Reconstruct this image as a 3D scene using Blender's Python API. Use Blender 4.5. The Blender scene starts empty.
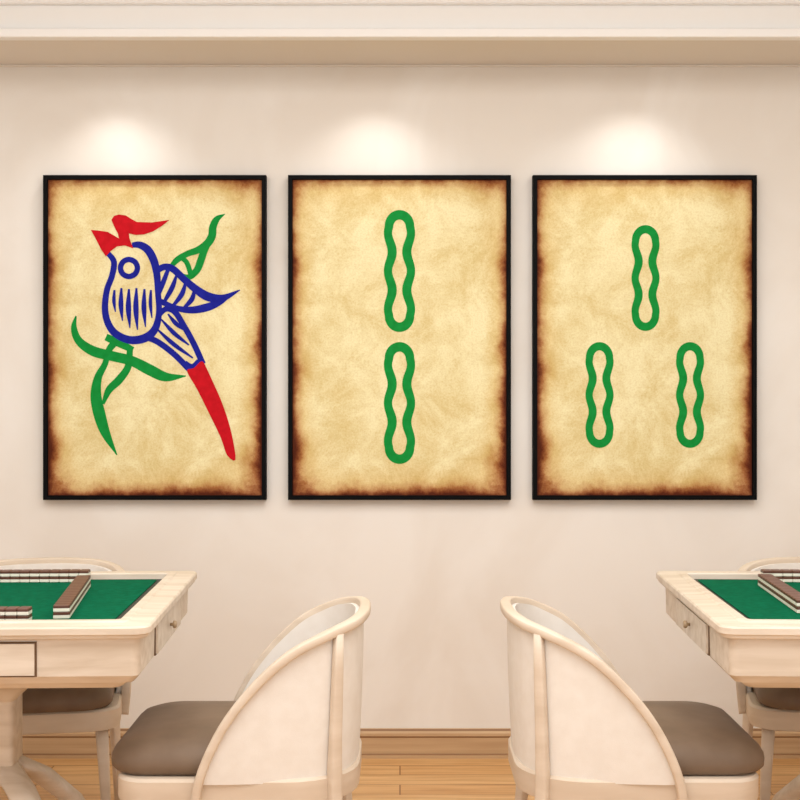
import bpy, math
from mathutils import Vector, Matrix
from mathutils.geometry import tessellate_polygon

F=1300.0; CAMD=4.62; CH=1.286; HOR=395.0
scene=bpy.context.scene
scene.view_settings.view_transform='Standard'
col=scene.collection

def lin(c):
    r=[]
    for v in c:
        v=v/255.0
        r.append(v/12.92 if v<=0.04045 else ((v+0.055)/1.055)**2.4)
    return (r[0],r[1],r[2],1.0)

# ---------------- materials ----------------
def new_mat(name,c,rough=0.6,spec=0.3):
    m=bpy.data.materials.new(name); m.use_nodes=True
    b=m.node_tree.nodes['Principled BSDF']
    b.inputs['Base Color'].default_value=lin(c)
    b.inputs['Roughness'].default_value=rough
    b.inputs['Specular IOR Level'].default_value=spec
    return m
def noise_mat(name,c1,c2,scale=(5,5,5),rough=0.6,detail=4,spec=0.3,bump=0.0,bscale=200,lo=0.35,hi=0.65,dist=0.0):
    m=new_mat(name,c1,rough,spec); nt=m.node_tree; N=nt.nodes; L=nt.links
    b=N['Principled BSDF']
    tc=N.new('ShaderNodeTexCoord'); mp=N.new('ShaderNodeMapping'); mp.inputs['Scale'].default_value=scale
    L.new(tc.outputs['Object'],mp.inputs['Vector'])
    n=N.new('ShaderNodeTexNoise'); n.inputs['Scale'].default_value=1.0; n.inputs['Detail'].default_value=detail
    n.inputs['Distortion'].default_value=dist
    L.new(mp.outputs['Vector'],n.inputs['Vector'])
    r=N.new('ShaderNodeValToRGB'); e=r.color_ramp.elements
    e[0].position=lo; e[0].color=lin(c1); e[1].position=hi; e[1].color=lin(c2)
    L.new(n.outputs['Fac'],r.inputs['Fac']); L.new(r.outputs['Color'],b.inputs['Base Color'])
    if bump>0:
        n2=N.new('ShaderNodeTexNoise'); n2.inputs['Scale'].default_value=bscale
        L.new(tc.outputs['Object'],n2.inputs['Vector'])
        bp=N.new('ShaderNodeBump'); bp.inputs['Strength'].default_value=bump; bp.inputs['Distance'].default_value=0.002
        L.new(n2.outputs['Fac'],bp.inputs['Height']); L.new(bp.outputs['Normal'],b.inputs['Normal'])
    return m

M_wall=noise_mat('wall_plaster',(232,226,218),(238,234,228),(1.7,1.7,1.2),0.8,8,0.15,0.03,60,0.4,0.6,1.2)
M_ceil=new_mat('ceiling_paint',(238,235,230),0.8,0.1)
M_trim=new_mat('trim_paint',(252,252,252),0.6,0.2)
M_fascia=new_mat('fascia_paint',(250,250,249),0.7,0.1)
M_soff=new_mat('soffit_paint',(232,225,216),0.8,0.1)
M_wood=noise_mat('pale_wood',(220,205,187),(209,192,172),(5,5,24),0.5,5,0.3,0,200,0.35,0.65,0.3)
M_table=noise_mat('beige_wood_laminate',(225,212,196),(206,190,170),(4,30,30),0.42,7,0.3,0,200,0.36,0.66,0.5)
M_fabric=noise_mat('cream_fabric',(233,228,221),(229,223,215),(30,30,30),0.9,3,0.1,0.15,500)
M_brown=noise_mat('brown_leather',(126,106,88),(112,93,76),(9,9,9),0.5,3,0.3,0.1,300)
M_felt=noise_mat('green_felt',(4,100,68),(2,88,58),(60,60,60),0.95,3,0.05)
M_groove=new_mat('grey_groove',(60,62,56),0.6,0.2)
M_gap=new_mat('shadow_gap',(112,88,68),0.7,0.1)
M_knob=new_mat('brass_knob',(176,150,118),0.35,0.5)
M_frame=new_mat('black_frame_paint',(4,4,5),0.6,0.1)
M_tileback=new_mat('tile_back_brown',(96,58,44),0.4,0.4)
M_tileface=new_mat('tile_ivory',(242,236,222),0.35,0.4)
M_red=noise_mat('ink_red',(200,16,32),(186,12,26),(40,40,40),0.6,2,0.1)
M_blue=noise_mat('ink_blue',(26,34,152),(20,26,138),(40,40,40),0.6,2,0.1)
M_green=noise_mat('ink_green',(16,144,60),(12,134,52),(40,40,40),0.6,2,0.1)

def floor_mat():
    m=new_mat('oak_planks',(226,178,122),0.38,0.4); nt=m.node_tree; N=nt.nodes; L=nt.links; b=N['Principled BSDF']
    tc=N.new('ShaderNodeTexCoord')
    br=N.new('ShaderNodeTexBrick'); br.inputs['Scale'].default_value=1.0
    br.inputs['Brick Width'].default_value=1.2; br.inputs['Row Height'].default_value=0.11
    br.inputs['Mortar Size'].default_value=0.0025; br.inputs['Color1'].default_value=lin((224,182,128))
    br.inputs['Color2'].default_value=lin((212,164,108)); br.inputs['Mortar'].default_value=lin((150,104,62))
    L.new(tc.outputs['Object'],br.inputs['Vector'])
    mp=N.new('ShaderNodeMapping'); mp.inputs['Scale'].default_value=(1.5,22,1)
    L.new(tc.outputs['Object'],mp.inputs['Vector'])
    n=N.new('ShaderNodeTexNoise'); n.inputs['Scale'].default_value=2; n.inputs['Detail'].default_value=6
    L.new(mp.outputs['Vector'],n.inputs['Vector'])
    r=N.new('ShaderNodeValToRGB'); r.color_ramp.elements[0].position=0.3; r.color_ramp.elements[0].color=lin((222,208,190)); r.color_ramp.elements[1].position=0.7; r.color_ramp.elements[1].color=(1,1,1,1)
    L.new(n.outputs['Fac'],r.inputs['Fac'])
    mx=N.new('ShaderNodeMix'); mx.data_type='RGBA'; mx.blend_type='MULTIPLY'; mx.inputs[0].default_value=1
    L.new(br.outputs['Color'],mx.inputs[6]); L.new(r.outputs['Color'],mx.inputs[7]); L.new(mx.outputs[2],b.inputs['Base Color'])
    return m
M_floor=floor_mat()
M_base=noise_mat('tan_baseboard',(200,168,130),(186,152,114),(2,2,50),0.5,4,0.3)
M_base2=noise_mat('dark_baseboard_line',(150,114,80),(138,102,70),(2,2,50),0.5,4,0.3)

def paper_mat(hx,hz):
    m=new_mat('aged_parchment',(238,218,165),0.7,0.1); nt=m.node_tree; N=nt.nodes; L=nt.links; b=N['Principled BSDF']
    tc=N.new('ShaderNodeTexCoord'); sp=N.new('ShaderNodeSeparateXYZ'); L.new(tc.outputs['Object'],sp.inputs[0])
    def mth(op,a,bb=None,clamp=False):
        n=N.new('ShaderNodeMath'); n.operation=op; n.use_clamp=clamp
        for i,v in enumerate((a,bb)):
            if v is None: continue
            if isinstance(v,(int,float)): n.inputs[i].default_value=v
            else: L.new(v,n.inputs[i])
        return n.outputs[0]
    dx=mth('MAXIMUM',mth('SUBTRACT',hx,mth('ABSOLUTE',sp.outputs[0])),0.0005)
    dz=mth('MAXIMUM',mth('SUBTRACT',hz,mth('ABSOLUTE',sp.outputs[2])),0.0005)
    h=mth('DIVIDE',mth('MULTIPLY',dx,dz),mth('ADD',dx,dz))
    bot=mth('MULTIPLY',mth('SUBTRACT',0.0,mth('DIVIDE',sp.outputs[2],hz)),0.007)
    h=mth('SUBTRACT',h,bot)
    def noise(s,d,ro=0.6,dist=0.0):
        n=N.new('ShaderNodeTexNoise'); n.inputs['Scale'].default_value=s; n.inputs['Detail'].default_value=d; n.inputs['Roughness'].default_value=ro
        n.inputs['Distortion'].default_value=dist
        L.new(tc.outputs['Object'],n.inputs['Vector']); return n.outputs['Fac']
    n1=noise(6,8,0.65); n2=noise(38,8,0.8)
    hh=mth('ADD',h,mth('MULTIPLY',mth('SUBTRACT',n1,0.44),0.08))
    hh=mth('ADD',hh,mth('MULTIPLY',mth('SUBTRACT',n2,0.5),0.028))
    s=mth('DIVIDE',hh,0.11,True)
    r=N.new('ShaderNodeValToRGB'); cr=r.color_ramp
    pts=[(0.0,(92,42,26)),(0.06,(128,70,44)),(0.14,(172,118,78)),(0.23,(208,172,122)),(0.38,(229,210,158)),(0.72,(241,233,192))]
    cr.elements[0].position=pts[0][0]; cr.elements[0].color=lin(pts[0][1]); cr.elements[1].position=pts[-1][0]; cr.elements[1].color=lin(pts[-1][1])
    for p,c in pts[1:-1]:
        e=cr.elements.new(p); e.color=lin(c)
    L.new(s,r.inputs['Fac'])
    r2=N.new('ShaderNodeValToRGB'); c2=r2.color_ramp
    c2.elements[0].position=0.38; c2.elements[0].color=lin((234,222,196)); c2.elements[1].position=0.58; c2.elements[1].color=lin((255,254,250))
    L.new(noise(6,12,0.74,0.4),r2.inputs['Fac'])
    r3=N.new('ShaderNodeValToRGB'); c3=r3.color_ramp
    c3.elements[0].position=0.36; c3.elements[0].color=lin((243,235,220)); c3.elements[1].position=0.55; c3.elements[1].color=(1,1,1,1)
    L.new(noise(150,5,0.75),r3.inputs['Fac'])
    def mul(a,bb):
        mx=N.new('ShaderNodeMix'); mx.data_type='RGBA'; mx.blend_type='MULTIPLY'; mx.inputs[0].default_value=1
        L.new(a,mx.inputs[6]); L.new(bb,mx.inputs[7]); return mx.outputs[2]
    L.new(mul(mul(r.outputs['Color'],r2.outputs['Color']),r3.outputs['Color']),b.inputs['Base Color'])
    return m

# ---------------- mesh helpers ----------------
def mobj(name,verts,faces,mats,parent=None,smooth=False,midx=None,loc=None,sharp=None):
    me=bpy.data.meshes.new(name); me.from_pydata([tuple(v) for v in verts],[],faces)
    if not isinstance(mats,(list,tuple)): mats=[mats]
    for m in mats: me.materials.append(m)
    if midx:
        for i,p in enumerate(me.polygons): p.material_index=midx[i]
    if smooth:
        for p in me.polygons: p.use_smooth=True
    me.update()
    if sharp: me.set_sharp_from_angle(angle=math.radians(sharp))
    o=bpy.data.objects.new(name,me); col.objects.link(o)
    if parent: o.parent=parent
    if loc: o.location=loc
    return o
def bevel(o,w,seg=3):
    md=o.modifiers.new('bevel','BEVEL'); md.width=w; md.segments=seg; md.limit_method='ANGLE'; md.angle_limit=math.radians(35)
    for p in o.data.polygons: p.use_smooth=True
    md.harden_normals=False
    w2=o.modifiers.new('wn','WEIGHTED_NORMAL'); w2.keep_sharp=True
    return o
def box(name,a,b,mat,parent=None,bv=0,seg=3):
    x0,y0,z0=a; x1,y1,z1=b
    c=Vector(((x0+x1)/2,(y0+y1)/2,(z0+z1)/2))
    V=[(x0,y0,z0),(x1,y0,z0),(x1,y1,z0),(x0,y1,z0),(x0,y0,z1),(x1,y0,z1),(x1,y1,z1),(x0,y1,z1)]
    V=[tuple(Vector(v)-c) for v in V]
    Fc=[(0,3,2,1),(4,5,6,7),(0,1,5,4),(1,2,6,5),(2,3,7,6),(3,0,4,7)]
    o=mobj(name,V,Fc,mat,parent,loc=c)
    if bv: bevel(o,bv,seg)
    return o
def loft(name,rings,mat,parent=None,smooth=True,fan=False,sharp=None):
    n=len(rings[0]); V=[]; Fc=[]
    for r in rings: V+=list(r)
    for i in range(len(rings)-1):
        for j in range(n):
            k=(j+1)%n
            Fc.append((i*n+j,i*n+k,(i+1)*n+k,(i+1)*n+j))
    Fc.append(tuple(reversed(range(n)))); Fc.append(tuple((len(rings)-1)*n+j for j in range(n)))
    o=mobj(name,V,Fc,mat,parent,smooth,sharp=sharp)
    if smooth:
        o.data.polygons[-1].use_smooth=fan; o.data.polygons[-2].use_smooth=False
    return o
def rrect(x0,x1,y0a,y1a,r,n=8,rs=None,z=0):
    rs=rs or (r,r,r,r)
    cs=[(x0+rs[0],y0a+rs[0],180,rs[0]),(x1-rs[1],y0a+rs[1],270,rs[1]),(x1-rs[2],y1a-rs[2],0,rs[2]),(x0+rs[3],y1a-rs[3],90,rs[3])]
    P=[]
    for cx,cy,a0,rr in cs:
        for i in range(n+1):
            a=math.radians(a0+90*i/n); P.append((cx+rr*math.cos(a),cy+rr*math.sin(a),z))
    return P
def crom(P,sub=6,closed=False):
    P=[Vector(p) for p in P]; n=len(P); out=[]
    rng=range(n) if closed else range(n-1)
    for i in rng:
        if closed: a,b,c,d=P[(i-1)%n],P[i],P[(i+1)%n],P[(i+2)%n]
        else: a=P[i-1] if i>0 else 2*P[0]-P[1]; b=P[i]; c=P[i+1]; d=P[i+2] if i+2<n else 2*P[-1]-P[-2]
        for k in range(sub):
            t=k/sub
            out.append(0.5*((2*b)+(c-a)*t+(2*a-5*b+4*c-d)*t*t+(3*b-3*c+d-a)*t**3))
    if not closed: out.append(P[-1].copy())
    return out
def empty(name,loc,rotz,label,cat,group=None):
    e=bpy.data.objects.new(name,None); e.empty_display_size=0.1; col.objects.link(e)
    e.location=loc; e.rotation_euler=(0,0,rotz); e['label']=label; e['category']=cat
    if group: e['group']=group
    return e
def struct(o): o['kind']='structure'; return o

# ---------------- room ----------------
def quadbox(*a,**k): return struct(box(*a,**k))
quadbox('floor',(-2.9,-5.6,-0.1),(2.9,0.1,0.0),M_floor)
quadbox('wall_back',(-2.9,0.0,0.0),(2.9,0.1,2.8),M_wall)
quadbox('wall_left',(-3.0,-5.6,0.0),(-2.9,0.1,2.8),M_wall)
quadbox('wall_right',(2.9,-5.6,0.0),(3.0,0.1,2.8),M_wall)
quadbox('ceiling',(-2.9,-5.6,2.75),(2.9,0.0,2.85),M_ceil)
ST=2.459
quadbox('trim_1',(-2.9,-0.33,ST),(2.9,0.0,2.75),M_soff)
quadbox('trim_2',(-2.9,-0.375,ST-0.004),(2.9,-0.329,ST+0.026),M_trim,bv=0.005)
quadbox('trim_3',(-2.9,-0.365,2.568),(2.9,-0.339,2.62),M_trim,bv=0.008)
quadbox('trim_4',(-2.9,-0.010,ST-0.008),(2.9,0.0,ST),M_soff,bv=0.003)
quadbox('trim_5',(-2.9,-0.340,ST+0.026),(2.9,-0.330,2.75),M_fascia)
bb=[(0.0,0.0),(-0.022,0.0),(-0.022,0.012),(-0.016,0.016),(-0.016,0.072),(-0.019,0.078),(-0.019,0.088),(-0.014,0.095),(-0.010,0.102),(0.0,0.102)]
V=[];Fc=[];mi=[]
for x in (-2.9,2.9):
    for (y,z) in bb: V.append((x,y,z))
n=len(bb)
for i in range(n):
    k=(i+1)%n; Fc.append((i,k,n+k,n+i)); mi.append(1 if i in (2,4,7) else 0)
Fc.append(tuple(reversed(range(n)))); mi.append(0); Fc.append(tuple(range(n,2*n))); mi.append(0)
struct(mobj('baseboard_back',V,Fc,[M_base,M_base2],midx=mi))

# ---------------- posters ----------------
PD=CAMD-0.026
def pw(px,py,d=PD): return ((px-400)*d/F, CH-(py-HOR)*d/F)
class Ink:
    def __init__(s,cx,cz): s.V=[];s.F=[];s.M=[];s.k=0;s.cx=cx;s.cz=cz
    def pt(s,p,off):
        x,z=pw(p[0],p[1]); return (x-s.cx,off,z-s.cz)
    def poly(s,P,m,smooth=True,sub=4):
        s.k+=1; off=-0.0006-0.00004*s.k
        Q=[(p.x,p.y) for p in crom([(a,b,0) for a,b in P],sub,True)] if smooth else P
        b=len(s.V); vs=[s.pt(q,off) for q in Q]; s.V+=vs
        for t in tessellate_polygon([[Vector((v[0],v[2],0)) for v in vs]]):
            s.F.append(tuple(b+i for i in t)); s.M.append(m)
    def stroke(s,P,m,closed=False,sub=6):
        s.k+=1; off=-0.0006-0.00004*s.k
        Q=crom(P,sub,closed); n=len(Q); b=len(s.V)
        for i,q in enumerate(Q):
            if closed: t=Q[(i+1)%n]-Q[(i-1)%n]
            else: t=Q[min(i+1,n-1)]-Q[max(i-1,0)]
            t.z=0
            if t.length<1e-6: t=Vector((1,0,0))
            t.normalize(); nn=Vector((-t.y,t.x,0)); w=max(q.z,0.3)/2
            a=q+nn*w; c=q-nn*w
            s.V.append(s.pt(a,off)); s.V.append(s.pt(c,off))
        for i in range(n if closed else n-1):
            j=(i+1)%n
            s.F.append((b+2*i,b+2*i+1,b+2*j+1,b+2*j)); s.M.append(m)
R,B,G=1,2,3
def bird(k):
    # lower green branch
    k.stroke([(76,316,1.5),(74,328,6),(79,341,8),(93,351,10),(112,356,10),(132,361,10),(150,370,11),(166,377,9),(186,376,1)],G)
    k.stroke([(117,340,8),(109,350,6.5),(105,364,6),(98,378,8),(96,396,11),(100,416,12),(106,434,9),(117,455,1)],G)
    k.stroke([(130,350,6),(128,367,7),(119,380,8),(109,390,7),(103,404,3)],G)
    k.stroke([(106,337,7),(119,343,8),(133,350,6)],G)
    # upper green branch: fork with pointed tip
    k.stroke([(225,214,0.6),(217,219,6),(213,227,7.5),(212,236,8),(207,244,8),(198,250,7),(187,254,6),(177,260,6),(170,268,4)],G)
    k.stroke([(211,238,6),(205,249,7),(201,260,7.5),(197,270,7),(189,277,6),(182,275,3)],G)
    k.stroke([(181,257,5),(187,263,5),(191,275,5)],G)
    # body
    k.stroke([(108,253,5),(114,262,6),(112,276,6),(107,290,6),(105,308,6.5),(108,323,7),(116,334,7.5),(130,340,8),(145,338,8.5),(155,329,7.5),(159,313,6),(158,292,6),(157,275,7),(154,261,8),(148,250,8),(140,245,7),(132,245,5)],B)
    k.stroke([(120.5,268,5.5),(123,262,5.5),(129,259.5,5.5),(135,262,5.5),(137.5,268,5.5),(135,274,5.5),(129,276.5,5.5),(123,274,5.5)],B,True,5)
    for x,y0,y1,w in ((114.5,290,312,3.6),(121.5,288,321,5),(129,289,328,5.5),(136.5,288,330,5.5),(144.5,289,327,5),(151,290,318,3.6)):
        k.stroke([(x,y0,2),(x-0.5,(y0+y1)/2,w),(x+1,y1,1)],B)
    # wing
    k.stroke([(155,272,6),(164,267,6.5),(173,269,7),(185,280,7),(197,290,8),(209,297,9),(223,298,7),(240,290,1)],B)
    k.stroke([(228,297,3),(220,302,6),(208,307,8),(192,310,7),(176,308,5.5),(160,301,5.5)],B)
    k.stroke([(168,270,4),(163,283,5),(158,296,4)],B)
    k.stroke([(177,274,2),(172,288,5),(163,304,3)],B)
    k.stroke([(186,281,2),(182,294,5),(173,306,3)],B)
    k.stroke([(195,288,2),(192,299,5),(184,308,3)],B)
    # tail
    k.stroke([(158,316,5),(166,309,5.5),(175,312,6),(184,326,6),(194,344,6),(203,364,6)],B)
    k.stroke([(146,337,6),(158,342,6),(174,354,6),(189,369,6)],B)
    for a,b_ in (((161,319),(189,345)),((156,328),(193,358)),((168,314),(186,331))):
        k.stroke([(a[0],a[1],1.5),((a[0]+b_[0])/2-1,(a[1]+b_[1])/2+1,4.4),(b_[0],b_[1],1.5)],B)
    k.poly([(186,361),(192,364),(198,359),(204,363),(201,369),(189,372)],B)
    k.poly([(187,371),(194,368),(202,361),(207,369),(213,382),(221,400),(228,420),(233,440),(235.5,460),(227,455),(221,438),(209,413),(197,389)],R,sub=3)
    # beak and crest: one bold zigzag
    k.poly([(111.5,220),(114,216),(119,214.5),(126,215.5),(130.5,218.5),(137,222),(152,222.5),(169.5,220),(162,226),(153,231.5),(144,234.5),(136,235),(129,233.5),(129.5,238),(131,242.5),(133.5,248.5),(125,245.5),(117,246.5),(111,251),(106,256.5),(101.5,250),(97,241),(91,230),(98,230.5),(108,232),(119,238.5),(118,233.5),(115,228)],R,False)
def bamboo(k,cx,y0,y1,base,amp,w):
    P=[]; c=(y0+y1)/2; H=(y1-y0)/2-w*1.08/2; cap=12.0; zc=H-cap
    def ph(z): return math.cos(3*math.pi*min(abs(z),zc)/H*0.98)
    def hw(z): return base+amp*ph(z)
    def ww(z):
        e=max(0.0,(abs(z)-zc)/cap)
        return w*(0.98-0.05*ph(z))*(1+0.12*e)
    m=14
    prof=[]
    for i in range(0,7):
        th=math.pi/2*(1-i/6.0); prof.append((hw(zc)*math.cos(th),-(zc+cap*math.sin(th))))
    for i in range(1,m*2):
        z=-zc+2*zc*i/(2*m); prof.append((hw(z),z))
    for i in range(0,7):
        th=math.pi/2*(i/6.0); prof.append((hw(zc)*math.cos(th),zc+cap*math.sin(th)))
    for x,z in prof: P.append((cx+x,c+z,ww(z)))
    for x,z in reversed(prof[1:-1]): P.append((cx-x,c+z,ww(z)))
    k.stroke(P,G,True,3)
posters=[((43,175,266,500),'bird','framed parchment print of a red, blue and green bird'),
 ((288,175,511,500),'two','framed parchment print with two stacked green bamboo sticks'),
 ((533,175,757,500),'three','framed parchment print with three green bamboo sticks')]
FD=CAMD-0.036
Mpaper=None
for (x0,y0,x1,y1),kind,lab in posters:
    X0,Z1=pw(x0,y0,FD); X1,Z0=pw(x1,y1,FD)
    cx,cz=(X0+X1)/2,(Z0+Z1)/2; hx,hz=(X1-X0)/2,(Z1-Z0)/2
    e=empty('framed_poster',(cx,0,Z0),0,lab,'picture','game tile prints on the wall')
    t=0.0155
    rings=[(hx,-0.001),(hx,-0.036),(hx-t*0.95,-0.036),(hx-t,-0.034),(hx-t,-0.001)]
    V=[];Fc=[]
    for (h,y) in rings:
        dz=hz-(hx-h)
        V+=[(-h,y,-dz+hz),(h,y,-dz+hz),(h,y,dz+hz),(-h,y,dz+hz)]
    m=len(rings)
    for i in range(m):
        k=(i+1)%m
        for j in range(4):
            l=(j+1)%4; Fc.append((i*4+j,i*4+l,k*4+l,k*4+j))
    fr=mobj('frame',V,Fc,M_frame,e); fr['label']='thin black box frame'
    if Mpaper is None: Mpaper=paper_mat(hx-t,hz-t)
    ink=Ink(cx,cz)
    if kind=='bird': bird(ink)
    elif kind=='two': bamboo(ink,399.5,210,332,9.4,2.1,8.9); bamboo(ink,399.5,342,464,9.4,2.1,8.9)
    else:
        bamboo(ink,645.5,225,331,8.6,1.8,7.8); bamboo(ink,599.5,342,448,8.6,1.8,7.8); bamboo(ink,690,342,448,8.6,1.8,7.8)
    a,b=hx-t-0.0003,hz-t-0.0003
    V=[(-a,0,-b),(a,0,-b),(a,0,b),(-a,0,b),(-a,0.02,-b),(a,0.02,-b),(a,0.02,b),(-a,0.02,b)]
    Fc=[(0,1,2,3),(5,4,7,6),(0,4,5,1),(1,5,6,2),(2,6,7,3),(3,7,4,0)]; mi=[0]*6
    nb=len(V); V+=ink.V; Fc+=[tuple(i+nb for i in f) for f in ink.F]; mi+=ink.M
    pr=mobj('print',V,Fc,[Mpaper,M_red,M_blue,M_green],e,midx=mi,loc=(0,-0.026,hz))
    pr['label']='aged parchment print with burnt brown edges'

# ---------------- chairs ----------------
UC=0.31
railP=[(0.002,0.0,.760),(0.007,.09,.759),(.030,.175,.753),(.085,.235,.736),(.165,.262,.697),(.238,.270,.634),(.300,.272,.560),(.343,.271,.485),(.370,.268,.415),(.380,.262,.355)]
def build_chair(name,loc,rotz,label,group):
    e=empty(name,loc,rotz,label,'chair',group)
    full=[(u-UC,-v,z) for u,v,z in reversed(railP)]+[(u-UC,v,z) for u,v,z in railP[1:]]
    path=crom(full,6); n=len(path)
    nor=[]
    for i in range(n):
        t=path[min(i+1,n-1)]-path[max(i-1,0)]
        h=Vector((t.x,t.y,0)); nn=Vector((h.y,-h.x,0))
        if nn.length<1e-5: nn=Vector((0,-1 if i<n/2 else 1,0))
        nn.normalize()
        c=Vector((path[i].x-0.08,path[i].y,0))
        if nn.dot(c)<0: nn=-nn
        nor.append(nn)
    for i in range(n):
        f=max(0.0,min(1.0,(0.62-path[i].z)/0.15))
        sy=-1 if path[i].y<0 else 1
        nor[i]=(nor[i]*(1-0.85*f)+Vector((0,sy,0))*0.85*f).normalized()
    rings=[]
    for i,p in enumerate(path):
        t=(path[min(i+1,n-1)]-path[max(i-1,0)]).normalized()
        nn=nor[i]; nn=(nn-t*nn.dot(t)).normalized(); b=t.cross(nn).normalized()
        ring=[]
        for k in range(16):
            a=2*math.pi*k/16; ca,sa=math.cos(a),math.sin(a)
            sx=math.copysign(abs(ca)**0.45,ca)*0.0140; sy=math.copysign(abs(sa)**0.45,sa)*0.0105
            ring.append(p+nn*(sx-0.001)+b*sy)
        rings.append(ring)
    loft('top_rail',rings,M_wood,e)
    idx=[i for i in range(n) if path[i].z>0.425]
    rows=9; zb=0.405
    def grid(off,puff):
        G_=[]
        for i in idx:
            p=path[i]; top=p.z-0.006; c=[]
            for j in range(rows):
                f=j/(rows-1); z=zb+(top-zb)*f
                inset=-0.012*(1-f)*min(1,(top-zb)/0.3)
                o=off+inset+puff*math.sin(math.pi*f)
                c.append(Vector((p.x,p.y,z))+nor[i]*o)
            G_.append(c)
        return G_
    go=grid(-0.004,0.002); gi=grid(-0.025,-0.006); m=len(idx)
    V=[];Fc=[]
    for g in (go,gi):
        for c in g: V+=c
    def A(i,j): return i*rows+j
    def Bi(i,j): return m*rows+i*rows+j
    for i in range(m-1):
        for j in range(rows-1):
            Fc.append((A(i,j),A(i,j+1),A(i+1,j+1),A(i+1,j))); Fc.append((Bi(i,j),Bi(i+1,j),Bi(i+1,j+1),Bi(i,j+1)))
        Fc.append((A(i,0),A(i+1,0),Bi(i+1,0),Bi(i,0))); Fc.append((A(i,rows-1),Bi(i,rows-1),Bi(i+1,rows-1),A(i+1,rows-1)))
    for j in range(rows-1):
        Fc.append((A(0,j),Bi(0,j),Bi(0,j+1),A(0,j+1))); Fc.append((A(m-1,j),A(m-1,j+1),Bi(m-1,j+1),Bi(m-1,j)))
    o=mobj('backrest',V,Fc,M_fabric,e,True,sharp=50); o['label']='curved cream upholstered backrest'
    def outl(ins,z): return rrect(0.008+ins-UC,0.575-ins-UC,-0.262+ins,0.262-ins,0,8,(0.17-ins*.5,0.07,0.07,0.17-ins*.5),z)
    loft('seat_frame',[outl(0.02,0.352),outl(0.008,0.356),outl(0.006,0.364),outl(0.006,0.408),outl(0.012,0.414)],M_wood,e,sharp=40)
    rs=[]
    def outc(ins,z): return rrect(0.040+ins-UC,0.592-ins-UC,-0.236+ins,0.236-ins,0,8,(0.16-ins*.3,0.085-ins*.2,0.085-ins*.2,0.16-ins*.3),z)
    for ins,z in ((0.020,0.414),(0.008,0.417),(0.001,0.426),(0.0,0.440),(0.002,0.453),(0.009,0.466),(0.022,0.478),(0.045,0.488),(0.10,0.499),(0.17,0.504)):
        if ins>0.06:
            base=outc(0.045,z); c=Vector((0.315-UC,0,z)); s={0.10:0.65,0.17:0.28}[ins]
            rs.append([c+(Vector(p)-c)*s for p in base])
        else: rs.append(outc(ins,z))
    o=loft('seat_cushion',rs,M_brown,e,fan=True); o['label']='padded brown leather seat cushion'
    def leg(pts):
        rr=[]
        for (u,v,z,a,b,ang) in pts:
            ring=[]
            for k in range(16):
                t=2*math.pi*k/16; ca,sa=math.cos(t),math.sin(t)
                x=math.copysign(abs(ca)**0.5,ca)*a; y=math.copysign(abs(sa)**0.5,sa)*b
                c_,s_=math.cos(ang),math.sin(ang)
                ring.append((u-UC+x*c_-y*s_,v+x*s_+y*c_,z))
            rr.append(ring)
        loft('leg',list(reversed(rr)),M_wood,e)
    for s in (1,-1):
        leg([(.520,s*.205,.360,.018,.018,0),(.525,s*.212,.25,.016,.016,0),(.540,s*.225,0,.010,.010,0)])
        a=s*math.radians(38)
        leg([(.058,s*.220,.738,.011,.009,a),(.060,s*.2225,.66,.013,.010,a),(.065,s*.2215,.50,.0145,.011,a),(.068,s*.218,.39,.016,.015,a),(.062,s*.222,.25,.015,.014,a),(.035,s*.232,0,.010,.010,a)])
    return e

def wy(d): return d-CAMD
LXB=-0.083; RXB=0.260
gc='chairs around the games tables'
build_chair('dining_chair',(LXB-UC,wy(3.20),0),math.pi,'pale wood barrel-back chair with brown seat, tucked at a games table',gc)
build_chair('dining_chair',(RXB+UC,wy(3.20),0),0,'pale wood barrel-back chair with brown seat, tucked at a games table',gc)
a13=math.radians(10)
build_chair('dining_chair',(-1.075,wy(4.125)-UC,0),-math.pi/2+a13,'cream barrel-back chair between a games table and the wall',gc)
build_chair('dining_chair',(1.275,wy(4.135)-UC,0),-math.pi/2-a13,'cream barrel-back chair between a games table and the wall',gc)

# ---------------- tables ----------------
TH=0.0155; TP=0.0265
def tile_mesh():
    a,b,h=0.0185,0.0130,TH
    def rr(i,z): return rrect(-a+i,a-i,-b+i,b-i,0.0025,2,None,z)
    rings=[rr(0.0015,0),rr(0,0.0015),rr(0,0.0085),rr(0,0.0086),rr(0,h-.0015),rr(0.0015,h)]
    n=len(rings[0]); V=[];Fc=[];mi=[]
    for r in rings: V+=r
    for i in range(len(rings)-1):
        for j in range(n):
            k=(j+1)%n; Fc.append((i*n+j,i*n+k,(i+1)*n+k,(i+1)*n+j)); mi.append(0 if i<3 else 1)
    Fc.append(tuple(reversed(range(n)))); mi.append(0); Fc.append(tuple((len(rings)-1)*n+j for j in range(n))); mi.append(1)
    me=bpy.data.meshes.new('mahjong_tile'); me.from_pydata(V,[],Fc); me.materials.append(M_tileface); me.materials.append(M_tileback)
    for i,p in enumerate(me.polygons): p.material_index=mi[i]
    return me
TM=tile_mesh()
FELTZ=0.774
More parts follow.
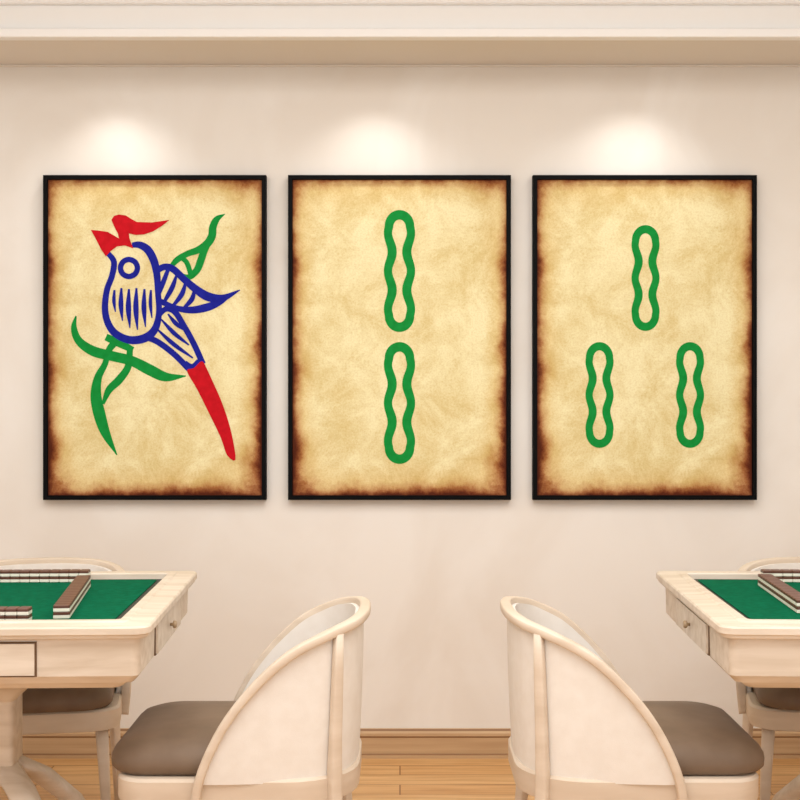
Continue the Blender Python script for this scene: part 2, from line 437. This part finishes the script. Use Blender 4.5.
def build_table(loc,rotz,label):
    e=empty('mahjong_table',loc,rotz,label,'table','games tables')
    def sq(h,z,r): return rrect(-h,h,-h,h,r,6,None,z)
    loft('body',[sq(.375,.636,.02),sq(.379,.638,.02),sq(.395,.652,.02),sq(.408,.654,.02),sq(.424,.672,.02),sq(.426,.758,.02)],M_table,e,sharp=15)
    prof=[(.420,.756,.025),(.440,.756,.028),(.444,.758,.030),(.446,.764,.030),(.450,.767,.033),(.450,.780,.033),(.447,.784,.032),(.398,.785,.02),(.394,.788,.018),(.376,.788,.014),(.373,.785,.014),(.372,.758,.014),(.40,.757,.03)]
    V=[];Fc=[]
    R_=[rrect(-h,h,-h,h,r,6,None,z) for h,z,r in prof]; n=len(R_[0])
    for r in R_: V+=r
    m=len(prof)
    for i in range(m):
        k2=(i+1)%m
        for j in range(n):
            l=(j+1)%n; Fc.append((i*n+j,i*n+l,k2*n+l,k2*n+j))
    mobj('table_rim',V,Fc,M_table,e,True,sharp=25)
    g=loft('inner_border',[rrect(-.3715,.3715,-.3715,.3715,.015,6,None,z) for z in (.760,.7715)],M_groove,e,False)
    g['label']='dark grey border around the felt'
    g=loft('felt_top',[rrect(-.348,.348,-.348,.348,.01,4,None,z) for z in (.772,FELTZ)],M_felt,e,False)
    g['label']='green felt playing surface'
    for ang in (0,math.pi/2,math.pi,3*math.pi/2):
        c,s=math.cos(ang),math.sin(ang)
        def P(x,y,z): return (x*c-y*s,x*s+y*c,z)
        def bx(x0,x1,w,z0,z1): return [P(x0,-w,z0),P(x1,-w,z0),P(x1,w,z0),P(x0,w,z0),P(x0,-w,z1),P(x1,-w,z1),P(x1,w,z1),P(x0,w,z1)]
        Fb=[(0,3,2,1),(4,5,6,7),(0,1,5,4),(1,2,6,5),(2,3,7,6),(3,0,4,7)]
        w=0.20; z0,z1=.676,.745
        V=bx(.405,.433,w,z0,z1)+bx(.405,.4275,w+.004,z0-.004,z1+.004)
        Fs=Fb+[tuple(i+8 for i in f) for f in Fb]
        dr=mobj('drawer',V,Fs,[M_table,M_gap],e,midx=[0]*6+[1]*6)
        rings=[]
        for (xx,r) in ((.432,.004),(.439,.004),(.441,.009),(.446,.010),(.450,.007)):
            rings.append([P(xx,r*math.cos(2*math.pi*k/16),.710+r*math.sin(2*math.pi*k/16)) for k in range(16)])
        kb=loft('knob',rings,M_knob,dr); kb['label']='small round brass knob'
    loft('pedestal',[sq(.045,.32,.015),sq(.055,.34,.015),sq(.055,.53,.015),sq(.10,.575,.02),sq(.24,.622,.03),sq(.30,.637,.03)],M_table,e,sharp=30)
    for sx in (1,-1):
        for sy in (1,-1):
            rr=[]
            for (q,z,a) in ((.235,0,.018),(.230,.03,.020),(.205,.12,.024),(.15,.235,.030),(.08,.325,.034),(.02,.375,.034)):
                ring=[]
                for k in range(12):
                    t=2*math.pi*k/12; ca,sa=math.cos(t),math.sin(t)
                    ring.append((sx*q+math.copysign(abs(ca)**0.6,ca)*a,sy*q+math.copysign(abs(sa)**0.6,sa)*a,z))
                rr.append(ring)
            loft('leg',rr,M_table,e)
    return e
LT=(-1.010,wy(3.25),0); RT=(1.161,wy(3.25),0); LR=math.radians(2.0); RR=math.radians(-2.0)
build_table(LT,LR,'cream mahjong table with green felt top beside a barrel-back chair')
build_table(RT,RR,'cream mahjong table with green felt top beside a barrel-back chair')
def tiles(T,rot,x,y,ang,count,group):
    M=Matrix.Translation(Vector(T))@Matrix.Rotation(rot,4,'Z')
    a=math.radians(ang)
    for k in range(count):
        for lv in range(2):
            o=bpy.data.objects.new('mahjong_tile',TM); col.objects.link(o)
            o.location=M@Vector((x+math.cos(a)*k*TP,y+math.sin(a)*k*TP,FELTZ+0.0003+lv*(TH+.0002)))
            o.rotation_euler=(0,0,rot+a-math.pi/2)
            o['label']='ivory game tile with brown back, face down in a row'; o['category']='game tile'; o['group']=group
gt='tile rows on the felt'
tiles(LT,LR,0.225,-0.275,96,19,gt)
tiles(LT,LR,0.150,-0.315,180,4,gt)
tiles(LT,LR,0.155,0.315,180,11,gt)
tiles(RT,RR,-0.205,-0.20,88,17,gt)
tiles(RT,RR,-0.165,0.315,0,7,gt)

# ---------------- lights ----------------
w=bpy.data.worlds.new('world'); scene.world=w; w.use_nodes=True
bg=w.node_tree.nodes['Background']; bg.inputs[0].default_value=(0.99,1.0,1.0,1); bg.inputs[1].default_value=1.36
def area(name,loc,rot,sx,sy,power,colr):
    l=bpy.data.lights.new(name,'AREA'); l.shape='RECTANGLE'; l.size=sx; l.size_y=sy; l.energy=power; l.color=colr
    o=bpy.data.objects.new(name,l); col.objects.link(o); o.location=loc; o.rotation_euler=rot; return o
area('added_overhead_fill',(0,-2.6,2.72),(0,0,0),3.6,2.6,98,(1,0.995,0.985))  # added soft fill under the ceiling, stands for no actual fixture
for px in (118,374,630):
    l=bpy.data.lights.new('downlight','SPOT'); l.energy=6.6; l.spot_size=math.radians(112); l.spot_blend=0.85; l.color=(1,0.99,0.97); l.shadow_soft_size=0.035
    o=bpy.data.objects.new('downlight',l); col.objects.link(o); o.location=((px-400)*CAMD/F,-0.20,ST-0.012)

# ---------------- camera ----------------
cam=bpy.data.cameras.new('camera'); co=bpy.data.objects.new('camera',cam); col.objects.link(co)
co.location=(0,-CAMD,CH); co.rotation_euler=(math.pi/2,0,0)
cam.sensor_width=36; cam.lens=36*F/800; cam.shift_y=-(400-HOR)/800
scene.camera=co
